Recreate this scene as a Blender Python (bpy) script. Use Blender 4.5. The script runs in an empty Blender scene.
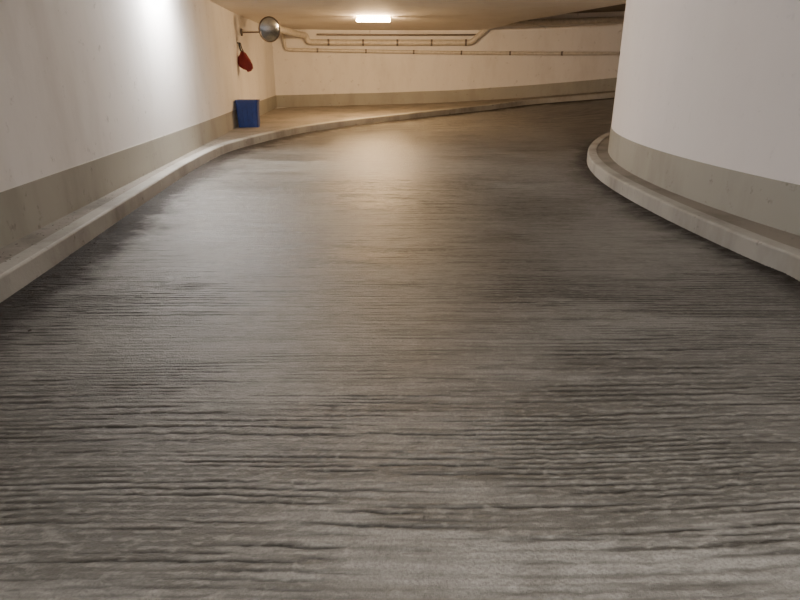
import bpy, bmesh, math, random
import numpy as np
from mathutils import Vector, Matrix
random.seed(4)
S=bpy.context.scene

# ------------------------------------------------------------------ node helpers
def new_mat(name):
    m=bpy.data.materials.new(name); m.use_nodes=True
    nt=m.node_tree; b=nt.nodes["Principled BSDF"]
    return m,nt,b
def N(nt,typ,ins=None,**kw):
    n=nt.nodes.new(typ)
    for k,v in kw.items(): setattr(n,k,v)
    for k,v in (ins or {}).items():
        s=n.inputs[k]
        if hasattr(v,'is_output'): nt.links.new(v,s)
        else: s.default_value=v
    return n
def math_(nt,op,a,b=0.0,clamp=False):
    n=N(nt,'ShaderNodeMath',{0:a,1:b},operation=op); n.use_clamp=clamp; return n.outputs[0]
def rng(nt,v,a,b,c=0.0,d=1.0):
    n=N(nt,'ShaderNodeMapRange',{'Value':v,'From Min':a,'From Max':b,'To Min':c,'To Max':d}); return n.outputs[0]
def mix(nt,f,a,b,mode='MIX'):
    n=N(nt,'ShaderNodeMix',data_type='RGBA',blend_type=mode)
    for i,v in ((0,f),(6,a),(7,b)):
        if hasattr(v,'is_output'): nt.links.new(v,n.inputs[i])
        else: n.inputs[i].default_value=v if i==0 else (*v,1)
    return n.outputs[2]
def noise(nt,vec,scale,detail=4,rough=0.6,dist=0.0):
    return N(nt,'ShaderNodeTexNoise',{'Vector':vec,'Scale':scale,'Detail':detail,'Roughness':rough,'Distortion':dist}).outputs['Fac']
def mapping(nt,scale=(1,1,1)):
    tc=N(nt,'ShaderNodeTexCoord')
    return N(nt,'ShaderNodeMapping',{'Vector':tc.outputs['Object'],'Scale':scale}).outputs[0]

def plaster(name,col,stain,amt=0.35,rough=0.75,bump=0.15):
    m,nt,b=new_mat(name)
    v=mapping(nt); v2=mapping(nt,(1,1,.35))
    n1=noise(nt,v2,1.3,4,.65); n3=noise(nt,v,6,4,.7)
    f=math_(nt,'MULTIPLY',rng(nt,n1,.45,.8),amt,True)
    c=mix(nt,f,col,stain)
    spots=math_(nt,'MULTIPLY',rng(nt,n3,.62,.72),amt*.8,True)
    c=mix(nt,spots,c,tuple(x*.6 for x in stain))
    nt.links.new(c,b.inputs['Base Color']); b.inputs['Roughness'].default_value=rough
    bp=N(nt,'ShaderNodeBump',{'Height':n3,'Strength':bump,'Distance':.02})
    nt.links.new(bp.outputs[0],b.inputs['Normal'])
    return m
def simple(name,col,rough=.5,metal=0.0,var=.25):
    m,nt,b=new_mat(name)
    n=noise(nt,mapping(nt),9,3,.6)
    c=mix(nt,rng(nt,n,.35,.75),col,tuple(x*(1-var) for x in col))
    nt.links.new(c,b.inputs['Base Color'])
    b.inputs['Roughness'].default_value=rough; b.inputs['Metallic'].default_value=metal
    return m
def emis(name,col,s):
    m,nt,b=new_mat(name)
    b.inputs['Base Color'].default_value=(.8,.8,.8,1)
    b.inputs['Emission Color'].default_value=(*col,1); b.inputs['Emission Strength'].default_value=s
    return m

M_wall=plaster('white_plaster',(.80,.775,.755),(.56,.525,.49),.55)
M_wallr=plaster('white_plaster_round',(.84,.805,.795),(.70,.665,.65),.25,bump=.08)
M_band=plaster('beige_band_paint',(.34,.33,.285),(.19,.175,.145),.7,.6)
M_ceil=plaster('ceiling_paint',(.84,.79,.71),(.64,.57,.47),.4)
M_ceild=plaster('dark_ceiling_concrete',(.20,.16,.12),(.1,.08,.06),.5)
M_curb=plaster('curb_concrete',(.38,.365,.33),(.14,.125,.10),.9,.7,.4)
M_side=plaster('sidewalk_concrete',(.25,.225,.19),(.08,.07,.056),.9,.75,.5)
M_pipe=simple('pipe_paint',(.66,.61,.53),.45)
M_clamp=simple('clamp_metal',(.20,.17,.15),.4,.8)

# ------------------------------------------------------------------ floor material (driven by modelled groove depth)
def floor_mat():
    m,nt,b=new_mat('grooved_concrete')
    A=lambda n: N(nt,'ShaderNodeAttribute',attribute_name=n).outputs['Fac']
    groove=A('groove'); wear_dim=A('wear_dim'); d=A('dirt'); crumb=A('crumb')
    fine=noise(nt,mapping(nt),80,3,.75)
    blot=noise(nt,mapping(nt,(1,1.8,1)),5.5,4,.7)
    light=(.235,.230,.212); dark=(.088,.084,.074)
    c=mix(nt,wear_dim,light,dark)
    c=mix(nt,rng(nt,blot,.48,.68,0,.5),c,(.07,.066,.057))
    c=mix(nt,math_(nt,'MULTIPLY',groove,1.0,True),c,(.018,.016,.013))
    c=mix(nt,rng(nt,crumb,.60,.85,0,.35),c,(.36,.35,.32))
    c=mix(nt,rng(nt,fine,.44,.64,0,.5),c,(.06,.056,.048))
    d2=math_(nt,'MULTIPLY',d,rng(nt,blot,.3,.55,.45,1.0),True)
    c=mix(nt,d2,c,(.016,.012,.009))
    nt.links.new(c,b.inputs['Base Color'])
    r=rng(nt,wear_dim,0,1,.43,.33); r=math_(nt,'ADD',r,math_(nt,'MULTIPLY',d2,.4),True)
    nt.links.new(r,b.inputs['Roughness'])
    bp=N(nt,'ShaderNodeBump',{'Height':fine,'Strength':.8,'Distance':.008})
    nt.links.new(bp.outputs[0],b.inputs['Normal'])
    return m
M_floor=floor_mat()

# ------------------------------------------------------------------ geometry helpers
def mesh_obj(name,verts,faces,mat=None,smooth=False,parent=None):
    me=bpy.data.meshes.new(name); me.from_pydata(verts,[],faces); me.update()
    bm=bmesh.new(); bm.from_mesh(me); bmesh.ops.recalc_face_normals(bm,faces=bm.faces); bm.to_mesh(me); bm.free()
    o=bpy.data.objects.new(name,me); S.collection.objects.link(o)
    if mat: me.materials.append(mat)
    if smooth:
        for p in me.polygons: p.use_smooth=True
    if parent: o.parent=parent
    return o
def bm_obj(name,bm,mat,smooth=False,parent=None):
    me=bpy.data.meshes.new(name); bmesh.ops.recalc_face_normals(bm,faces=bm.faces); bm.to_mesh(me); bm.free()
    o=bpy.data.objects.new(name,me); S.collection.objects.link(o); me.materials.append(mat)
    if smooth:
        for p in me.polygons: p.use_smooth=True
    if parent: o.parent=parent
    return o
def empty(name,loc=(0,0,0)):
    o=bpy.data.objects.new(name,None); o.empty_display_size=.2; o.location=loc; S.collection.objects.link(o); return o
def catmull(P,n=10):
    out=[]; P=[Vector(p) for p in P]
    Q=[2*P[0]-P[1]]+P+[2*P[-1]-P[-2]]
    for i in range(1,len(Q)-2):
        a,b,c,d=Q[i-1:i+3]
        for k in range(n):
            t=k/n
            out.append(.5*((2*b)+(c-a)*t+(2*a-5*b+4*c-d)*t*t+(3*b-a-3*c+d)*t**3))
    out.append(P[-1]); return out
def normals(P):
    R=[]
    for i in range(len(P)):
        a=P[max(0,i-1)]; b=P[min(len(P)-1,i+1)]; d=(b-a).normalized(); R.append(Vector((-d.y,d.x)))
    return R
TAB=[(15,0),(28,.035),(42,.12),(52,.19),(60,.28),(69,.47),(78,.72),(90,1.05)]
def zf(x,y):
    if x>=9.81: return 1.05+.13*(x-9.81) if y>10.13 else 0.0
    ph=math.degrees(math.atan2(y-10.13,9.81-x))
    return float(np.interp(ph,[a for a,_ in TAB],[z for _,z in TAB]))
def sweep(name,P,prof,mat,smooth=False,parent=None,close=True):
    """prof: list of (offset to the left of travel, z, absolute?)"""
    Nn=normals(P); V=[];F=[]; k=len(prof)
    for p,n in zip(P,Nn):
        base=zf(p.x,p.y)
        for o,z,ab in prof:
            q=p+n*o; V.append((q.x,q.y,z if ab else base+z))
    for i in range(len(P)-1):
        for j in range(k if close else k-1):
            a=i*k+j; b=i*k+(j+1)%k; F.append((a,b,b+k,a+k))
    if close: F.append(tuple(range(k))); F.append(tuple((len(P)-1)*k+j for j in range(k-1,-1,-1)))
    return mesh_obj(name,V,F,mat,smooth,parent)

CURB_H=.17
# outer (left) side
wl=[(-2.88,-6),(-2.92,0),(-3.26,4.76),(-3.72,10.4),(-4.20,16.1),(-4.40,20),(-4.55,23.25)]
WL=catmull(wl,8)
wb=[(-4.7,23.2),(-1.5,23.75),(1.9,23.8),(4.8,23.3),(7.34,22.1),(9.5,21.3),(14.5,20.6)]
WB=catmull(wb,10)
cl=[(-2.4,-6),(-2.45,0),(-2.78,3.9),(-3.07,6.74),(-3.42,10.5),(-3.36,13.0),(-2.6,15.8),(-1.7,17.3),(-.5,18.7),(2.0,21.0),(4.8,22.3),(7.2,21.4),(9.5,20.7),(14.39,20.0)]
CL=catmull(cl,10)
# inner (right) side
cx,cy=15.25,7.6
rp=[Vector((3.95,-6)),Vector((3.9,-2)),Vector((3.8,1)),Vector((3.72,3.4))]
for i in range(-15,25,2):
    a=math.radians(i); rp.append(Vector((cx-12*math.cos(a),cy+12*math.sin(a))))
for i in range(25,91,4):
    a=math.radians(i); rp.append(Vector((9.81-6*math.cos(a),10.13+6*math.sin(a))))
rp.append(Vector((14.39,16.2)))
WR=catmull([tuple(p) for p in rp],3)
NR=normals(WR)
def roff(y): return min(.68,.36+.019*max(0,8-y)**2)
CR=[p+n*roff(p.y) for p,n in zip(WR,NR)]

# ------------------------------------------------------------------ floor: modelled raked concrete
def vnoise(x,y,seed):
    r=np.random.RandomState(seed).rand(1024,1024)
    xi=np.floor(x).astype(int); yi=np.floor(y).astype(int); fx=x-xi; fy=y-yi
    fx=fx*fx*(3-2*fx); fy=fy*fy*(3-2*fy)
    g=lambda a,b: r[(a)%1024,(b)%1024]
    return (g(xi,yi)*(1-fx)+g(xi+1,yi)*fx)*(1-fy)+(g(xi,yi+1)*(1-fx)+g(xi+1,yi+1)*fx)*fy
def fbm(x,y,seed,o=4,rough=.55):
    s=0;a=1;t=0
    for i in range(o):
        s=s+a*vnoise(x*2**i+13.7*i,y*2**i+7.3*i,seed+i); t+=a; a*=rough
    return s/t
def ss(v,a,b): 
    t=np.clip((v-a)/(b-a),0,1); return t*t*(3-2*t)
gx=np.concatenate([np.arange(-5,-3.7,.25),np.arange(-3.7,4.3,.02),np.arange(4.3,14.8,.25)])
gy=np.concatenate([np.arange(-6.2,1.0,.3),np.arange(1.0,4.5,.005),np.arange(4.5,9,.009),np.arange(9,16,.02),np.arange(16,24.6,.10)])
GX,GY=np.meshgrid(gx,gy)
ph=np.degrees(np.arctan2(GY-10.13,9.81-GX))
Z=np.interp(ph,[a for a,_ in TAB],[z for _,z in TAB])
Z=np.where(GX>=9.81,np.where(GY>10.13,1.05+.13*(GX-9.81),0),Z)
lo=fbm(GX*.30,GY*.22,3,2); md=fbm(GX*.6,GY*5.5,11,2); hi=fbm(GX*14,GY*22,21,3)
warp=(lo-.5)*.34+(md-.5)*.042+(hi-.5)*.020
s=.5+.5*np.sin(2*np.pi*(GY+warp)/.036)
s2=.5+.5*np.sin(2*np.pi*(GY+warp*1.15+.02)/.056)
sel=ss(fbm(GX*.8,GY*3.2,77,2),.46,.58)
s=s*(1-sel)+s2*sel
brk=ss(fbm(GX*2.0,GY*24,31,4,.68),.38,.60)
brk=.12+.88*brk
wearn=fbm(GX*.62,GY*.95,41,5,.6)
strong=ss(wearn,.32,.58)*.55+.45
apron=ss(GY+(lo-.5)*.9+(hi-.5)*.15,1.33,1.68)
far=1-ss(GY,16,20)
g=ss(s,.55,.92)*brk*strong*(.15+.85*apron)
rake=fbm(GX*2.4,GY*64,51,3,.7)
crumb=fbm(GX*38,GY*70,61,2,.6)
wide=fbm(GX*1.0,GY*5.5,71,3,.6)
H=-.0036*g+.0046*(rake-.5)*(.25+.75*apron)+.0030*(crumb-.5)+.008*(wide-.5)*ss(GY,6,11)
Z=Z+H*far
streak=fbm(GX*1.1,GY*10,101,4,.65)
weardim=np.clip(ss(wearn,.40,.62)*.60+ss(rake,.46,.66)*.40*apron+ss(streak,.50,.68)*.55*apron+.32*(1-apron),0,1)  # last term darkens the near apron's color in place of dimmer lamp light
cr=np.clip(crumb+.25*ss(s,.35,.05)*strong*apron,0,1)
def dist_np(P):
    best=np.full(GX.shape,9.0)
    for a,b in zip(P,P[1:]):
        dx,dy=b.x-a.x,b.y-a.y; L=dx*dx+dy*dy
        if L==0: continue
        t=np.clip(((GX-a.x)*dx+(GY-a.y)*dy)/L,0,1)
        best=np.minimum(best,np.hypot(GX-a.x-dx*t,GY-a.y-dy*t))
    return best
dl=dist_np(CL[::4]+[CL[-1]]); dr=dist_np(CR[::3]+[CR[-1]])
wob=fbm(GX*1.8,GY*1.8,91,4,.65)
dirt=np.maximum(1.7*np.exp(-(dl/(.08+.62*wob))**2),1.1*np.exp(-(dr/(.06+.42*wob))**2))
ny,nx=GX.shape
co=np.stack([GX,GY,Z],-1).reshape(-1,3).astype(np.float32)
idx=np.arange(ny*nx).reshape(ny,nx)
q=np.stack([idx[:-1,:-1],idx[:-1,1:],idx[1:,1:],idx[1:,:-1]],-1).reshape(-1,4).astype(np.int32)
me=bpy.data.meshes.new('floor'); me.vertices.add(len(co)); me.vertices.foreach_set('co',co.ravel())
me.loops.add(q.size); me.loops.foreach_set('vertex_index',q.ravel())
me.polygons.add(len(q)); me.polygons.foreach_set('loop_start',np.arange(0,q.size,4,dtype=np.int32))
me.update(calc_edges=True); me.validate()
me.polygons.foreach_set('use_smooth',np.ones(len(q),dtype=bool))
for n,a in (('groove',g),('wear_dim',weardim),('crumb',cr),('dirt',dirt)):
    at=me.attributes.new(n,'FLOAT','POINT'); at.data.foreach_set('value',a.astype(np.float32).ravel())
me.materials.append(M_floor)
fo=bpy.data.objects.new('floor',me); S.collection.objects.link(fo)

# walls
sweep('wall_left',WL,[(0,-.2,0),(0,3.0,1),(.25,3.0,1),(.25,-.2,0)],M_wall)
sweep('wall_back',WB,[(0,-.2,0),(0,3.5,1),(.25,3.5,1),(.25,-.2,0)],M_wall)
sweep('wall_right',WR,[(0,-.2,0),(0,3.5,1),(-.25,3.5,1),(-.25,-.2,0)],M_wallr,False)
mesh_obj('bounce_wall_rear',[(-3.2,-6.2,-.2),(4.3,-6.2,-.2),(4.3,-6.2,3),(-3.2,-6.2,3),(-3.2,-6,-.2),(4.3,-6,-.2),(4.3,-6,3),(-3.2,-6,3)],  # unseen wall, added across the ramp to keep bounced light in
  [(0,1,2,3),(4,5,6,7),(0,1,5,4),(3,2,6,7),(0,3,7,4),(1,2,6,5)],M_wall)
mesh_obj('wall_end',[(14.4,15.8,.5),(14.4,21,.5),(14.4,21,3.5),(14.4,15.8,3.5),(14.6,15.8,.5),(14.6,21,.5),(14.6,21,3.5),(14.6,15.8,3.5)],
  [(0,1,2,3),(4,5,6,7),(0,1,5,4),(3,2,6,7),(0,3,7,4),(1,2,6,5)],M_wall)
B0=CURB_H-.02; B1=CURB_H+.41
sweep('baseboard_left',WL,[(.01,B0,0),(.01,B1,0),(-.008,B1,0),(-.008,B0,0)],M_band)
sweep('baseboard_back',WB,[(.01,B0,0),(.01,B1,0),(-.008,B1,0),(-.008,B0,0)],M_band)
sweep('baseboard_right',WR,[(-.01,B0,0),(-.01,B1,0),(.008,B1,0),(.008,B0,0)],M_band,False)

# curbs
def curbprof(s):
    return [(0*s,-.1,0),(0*s,CURB_H-.02,0),(.006*s,CURB_H-.008,0),(.02*s,CURB_H,0),(.15*s,CURB_H,0),(.15*s,-.1,0)]
sweep('curb_left',CL,curbprof(1),M_curb)
sweep('curb_right',CR,curbprof(-1),M_curb)
# sidewalk slabs
ol=[(-3.0,-6),(-3.05,0),(-3.25,3.9),(-3.5,6.74),(-3.82,10.5),(-4.05,13.0),(-4.5,17.0),(-4.8,21.5),(-3.2,23.7),(1.9,23.9),(5.0,23.4),(7.5,22.2),(9.6,21.4),(14.39,20.7)]
OL=catmull(ol,10)
def slab(name,A,B,mat,m=8):
    V=[];F=[]
    for a,b in zip(A,B):
        for k in range(m+1):
            q=a.lerp(b,k/m); V.append((q.x,q.y,zf(q.x,q.y)+CURB_H-.012))
    for i in range(len(A)-1):
        for k in range(m):
            a=i*(m+1)+k; F.append((a,a+1,a+m+2,a+m+1))
    return mesh_obj(name,V,F,mat,True)
slab('sidewalk_left',[p+n*.1 for p,n in zip(CL,normals(CL))],OL,M_side)
slab('sidewalk_right',[p-n*.1 for p,n in zip(CR,NR)],[p-n*.1 for p,n in zip(WR,NR)],M_side,3)

# ceiling
def prism(name,poly,z0,z1,mat):
    n=len(poly); V=[(x,y,z0) for x,y in poly]+[(x,y,z1) for x,y in poly]
    F=[tuple(range(n)),tuple(range(2*n-1,n-1,-1))]+[(i,(i+1)%n,n+(i+1)%n,n+i) for i in range(n)]
    return mesh_obj(name,V,F,mat)
prism('ceiling',[(-5,-6.2),(5,-6.2),(6.8,9),(6.3,10),(4.96,14.9),(3.6,19.7),(3.05,24.2),(-5,24.2)],2.92,3.38,M_ceil)
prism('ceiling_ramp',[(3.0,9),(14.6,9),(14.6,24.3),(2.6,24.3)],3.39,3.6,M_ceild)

# ------------------------------------------------------------------ lamps
M_body=simple('lamp_housing',(.75,.74,.7),.4)
def lamp(loc,ang,L,mat):
    e=empty('fluorescent_ceiling_lamp',loc); e.rotation_euler=(0,0,ang)
    bm=bmesh.new(); bmesh.ops.create_cube(bm,size=1,matrix=Matrix.Translation((0,0,-.02))@Matrix.Diagonal((L,.08,.04,1)))
    bmesh.ops.bevel(bm,geom=bm.edges[:],offset=.006,segments=2,affect='EDGES')
    for s in(-1,1):
        bmesh.ops.create_cube(bm,size=1,matrix=Matrix.Translation((s*(L/2-.012),0,-.065))@Matrix.Diagonal((.024,.12,.10,1)))
    bm_obj('housing',bm,M_body,parent=e)
    V=[];F=[];k=12
    for s in(-1,1):
        for i in range(k):
            a=2*math.pi*i/k; V.append((s*(L/2-.026),.055*math.cos(a),-.085-.042*math.sin(a)))
    for i in range(k): F.append((i,(i+1)%k,k+(i+1)%k,k+i))
    mesh_obj('diffuser',V,F,mat,True,e)
    return e
lamp((-.73,18.1,2.92),0,.95,emis('warm_diffuser',(1,.64,.32),760))
lamp((-3.25,10.1,2.92),math.radians(92),1.2,emis('cool_diffuser',(1,.97,.95),500))
lamp((1.0,-.3,2.92),math.radians(90),1.2,emis('neutral_diffuser',(1,.95,.915),360))
lamp((10.5,18.5,3.39),0,1.0,emis('added_ramp_diffuser',(1,.70,.42),70))  # unseen lamp, added to put a little light on the upper ramp

# ------------------------------------------------------------------ pipes
def tube(name,pts,r,mat,parent,bevel=.12):
    P=[Vector(p) for p in pts]; out=[P[0]]
    for i in range(1,len(P)-1):
        a,b,c=P[i-1],P[i],P[i+1]; d1=(a-b); d2=(c-b); k=min(bevel,d1.length*.45,d2.length*.45)
        s=b+d1.normalized()*k; e=b+d2.normalized()*k
        for t in range(6):
            t/=5; out.append((s*(1-t)**2+2*b*t*(1-t)+e*t*t))
    out.append(P[-1])
    cu=bpy.data.curves.new(name,'CURVE'); cu.dimensions='3D'; cu.bevel_depth=r; cu.bevel_resolution=5; cu.use_fill_caps=True
    sp=cu.splines.new('POLY'); sp.points.add(len(out)-1)
    for q,p in zip(sp.points,out): q.co=(*p,1)
    o=bpy.data.objects.new(name,cu); S.collection.objects.link(o)
    dg=bpy.context.evaluated_depsgraph_get(); me=bpy.data.meshes.new_from_object(o.evaluated_get(dg))
    bpy.data.objects.remove(o); me.materials.clear(); me.materials.append(mat)
    o=bpy.data.objects.new(name,me); S.collection.objects.link(o); o.parent=parent
    for p in me.polygons:p.use_smooth=True
    return o
WBN=normals(WB)
def along(x,off):
    for i in range(len(WB)-1):
        if WB[i].x<=x<=WB[i+1].x:
            t=(x-WB[i].x)/(WB[i+1].x-WB[i].x); p=WB[i].lerp(WB[i+1],t); n=WBN[i].lerp(WBN[i+1],t); q=p-n*off; return q.x,q.y
def xs(a,b,n): return [a+(b-a)*i/n for i in range(n+1)]
pe=empty('drain_pipe',(0,0,0))
pts=[(-4.30,20.5,2.76),(-3.75,20.9,2.76),(-3.55,22.9,2.74),(-3.35,along(-3.35,.16)[1],2.72),(-3.28,along(-3.28,.16)[1],2.50)]
pts+=[(*along(x,.14),2.50) for x in xs(-2.95,2.6,8)]
pts+=[(*along(3.3,.16),3.12)]+[(*along(x,.16),3.13) for x in xs(3.9,11,8)]
tube('main_run',pts,.10,M_pipe,pe)
for x in xs(-2.6,2.4,4): 
    a=along(x-.035,.14); b=along(x+.035,.14); tube('clamp',[(*a,2.50),(*b,2.50)],.112,M_clamp,pe)
pe2=empty('water_pipe',(0,0,0))
tube('run',[(*along(-4.15,.10),2.9),(*along(-4.15,.10),2.62),(*along(-4.1,.10),2.25)]+[(*along(x,.10),2.25-.014*(x+4)) for x in xs(-3.7,11,20)],.06,M_pipe,pe2)
for x in xs(-3,7.5,6):
    a=along(x-.03,.10); b=along(x+.03,.10); z=2.25-.014*(x+4); tube('clamp',[(*a,z),(*b,z)],.072,M_clamp,pe2)
tube('thin_conduit',[(*along(x,.06),2.76) for x in xs(-3.0,2.8,8)],.032,M_clamp,pe2)

# ------------------------------------------------------------------ convex mirror
me_=empty('convex_traffic_mirror',(-3.43,17.3,2.55))
f=Vector((.62,-.76,-.12)).normalized(); q=f.to_track_quat('Z','Y')
me_.rotation_euler=q.to_euler()
def rev(name,prof,mat,parent,seg=40,smooth=True):
    V=[];F=[];k=len(prof)
    for s in range(seg):
        a=2*math.pi*s/seg
        for r,z in prof: V.append((r*math.cos(a),r*math.sin(a),z))
    for s in range(seg):
        for j in range(k-1):
            a=s*k+j;b=((s+1)%seg)*k+j; F.append((a,a+1,b+1,b))
    o=mesh_obj(name,V,F,mat,smooth,parent)
    bm=bmesh.new();bm.from_mesh(o.data);bmesh.ops.remove_doubles(bm,verts=bm.verts,dist=1e-5);bmesh.ops.recalc_face_normals(bm,faces=bm.faces);bm.to_mesh(o.data);bm.free()
    return o
M_mir=simple('mirror_acrylic',(.58,.64,.72),.2,1.0,.3)
M_blk=simple('dark_rubber',(.05,.05,.055),.5)
rev('mirror_face',[(0,.05),(.08,.047),(.15,.038),(.22,.022),(.285,0)],M_mir,me_)
rev('rim',[(.28,-.01),(.285,.012),(.305,.014),(.315,0),(.31,-.03),(.22,-.055),(0,-.06)],M_clamp,me_)
br=tube('bracket_arm',[(-3.47,17.36,2.52),(-3.75,17.6,2.50),(-4.26,17.65,2.50)],.02,M_clamp,None)
br.parent=me_; bpy.context.view_layer.update(); br.matrix_parent_inverse=me_.matrix_world.inverted()
wp=bmesh.new(); bmesh.ops.create_cube(wp,size=1,matrix=Matrix.Translation((-4.255,17.65,2.50))@Matrix.Diagonal((.02,.14,.18,1)))
wpo=bm_obj('wall_plate',wp,M_clamp,parent=me_); wpo.matrix_parent_inverse=me_.matrix_world.inverted()

# ------------------------------------------------------------------ blue bin
def bin_():
    zb=zf(-3.9,16)+CURB_H-.01
    e=empty('blue_waste_bin',(-3.88,16.05,zb)); e.rotation_euler=(0,0,math.radians(4))
    mb=simple('blue_plastic',(.010,.035,.19),.42)
    def ring(w,d,z,c=.04,n=4):
        out=[]
        for sx,sy,a0 in((1,1,0),(-1,1,90),(-1,-1,180),(1,-1,270)):
            for i in range(n+1):
                a=math.radians(a0+90*i/n)
                out.append((sx*(w/2-c)+c*math.cos(a),sy*(d/2-c)+c*math.sin(a),z))
        return out
    R=[ring(.50,.36,0),ring(.54,.41,.61),ring(.57,.45,.615),ring(.57,.45,.66),ring(.53,.41,.66),ring(.51,.39,.61),ring(.44,.32,.03)]
    V=[v for r in R for v in r]; k=len(R[0]); F=[]
    for a in range(len(R)-1):
        for j in range(k): F.append((a*k+j,a*k+(j+1)%k,(a+1)*k+(j+1)%k,(a+1)*k+j))
    F.append(tuple(range(k-1,-1,-1))); F.append(tuple((len(R)-1)*k+j for j in range(k)))
    mesh_obj('bin_body',V,F,mb,False,e)
    bm=bmesh.new()
    for x in(-.12,.0,.12):
        bmesh.ops.create_cube(bm,size=1,matrix=Matrix.Translation((x,-.195,.3))@Matrix.Rotation(math.radians(2.2),4,'X')@Matrix.Diagonal((.02,.02,.5,1)))
    bm_obj('ribs',bm,mb,parent=e)
bin_()

# ------------------------------------------------------------------ red bag on a hook
def redbag():
    e=empty('hanging_red_bag',(-4.24,17.0,2.05))
    mr=simple('red_fabric',(.20,.015,.015),.75)
    prof=[(0,.05,.04),(-.10,.10,.06),(-.18,.16,.10),(-.28,.20,.12),(-.38,.17,.11),(-.45,.09,.06),(-.47,.01,.01)]
    V=[];F=[];k=18
    for z,a,b in prof:
        for i in range(k):
            t=2*math.pi*i/k; w=1+.2*math.sin(3*t+z*9)+.10*math.sin(7*t)
            V.append((.16+a*w*math.cos(t)+.25*(-z-.2)*.5,b*w*math.sin(t),z-.05-.03*math.cos(t)))
    for r in range(len(prof)-1):
        for i in range(k): F.append((r*k+i,r*k+(i+1)%k,(r+1)*k+(i+1)%k,(r+1)*k+i))
    F.append(tuple(range(k))); F.append(tuple((len(prof)-1)*k+i for i in range(k)))
    mesh_obj('bag_cloth',V,F,mr,True,e)
    tube('hook',[(-.01,0,.16),(.08,0,.16),(.10,0,.04),(.14,0,-.05)],.014,M_blk,e,.03)
    tube('strap',[(.04,0,.17),(.06,.01,.0),(.13,0,-.12)],.022,M_blk,e,.03)
redbag()

# ------------------------------------------------------------------ debris
bm=bmesh.new()
def leaf(x,y,z,s):
    a=random.random()*6.28; pts=[(0,-1),(.5,-.3),(.45,.4),(0,1),(-.45,.3),(-.5,-.4)]
    vs=[bm.verts.new((x+s*(px*math.cos(a)-py*math.sin(a)),y+s*(px*math.sin(a)+py*math.cos(a)),z+.004+random.random()*.25*s)) for px,py in pts]
    bm.faces.new(vs)
NL=normals(CL); NCR=normals(CR)
for _ in range(1300):
    i=random.randrange(12,85); p=CL[i]; n=NL[i]; o=-abs(random.gauss(0,.13))-.01
    q=p.lerp(CL[i+1],random.random())+n*o
    leaf(q.x,q.y,zf(q.x,q.y),random.uniform(.006,.024))
for _ in range(260):
    i=random.randrange(20,62); p=CL[i].lerp(CL[i+1],random.random()); n=NL[i]; q=p+n*random.uniform(.12,.3)
    leaf(q.x,q.y,zf(q.x,q.y)+CURB_H-.003,random.uniform(.005,.016))
for _ in range(220):
    i=random.randrange(8,60); p=CR[i].lerp(CR[i+1],random.random()); n=NCR[i]; q=p+n*(abs(random.gauss(0,.07))+.01)
    leaf(q.x,q.y,zf(q.x,q.y),random.uniform(.005,.016))
bm_obj('leaf_litter',bm,simple('dead_leaves',(.035,.025,.016),.9))

# ------------------------------------------------------------------ world + camera
w=bpy.data.worlds.new('world'); S.world=w; w.use_nodes=True
w.node_tree.nodes['Background'].inputs[0].default_value=(.02,.02,.02,1)
cam=bpy.data.cameras.new('camera'); cam.sensor_width=36; cam.lens=27; cam.clip_end=200
co=bpy.data.objects.new('camera',cam); S.collection.objects.link(co)
co.location=(0,0,1.5); co.rotation_euler=(math.radians(90-20.8),0,0)
S.camera=co
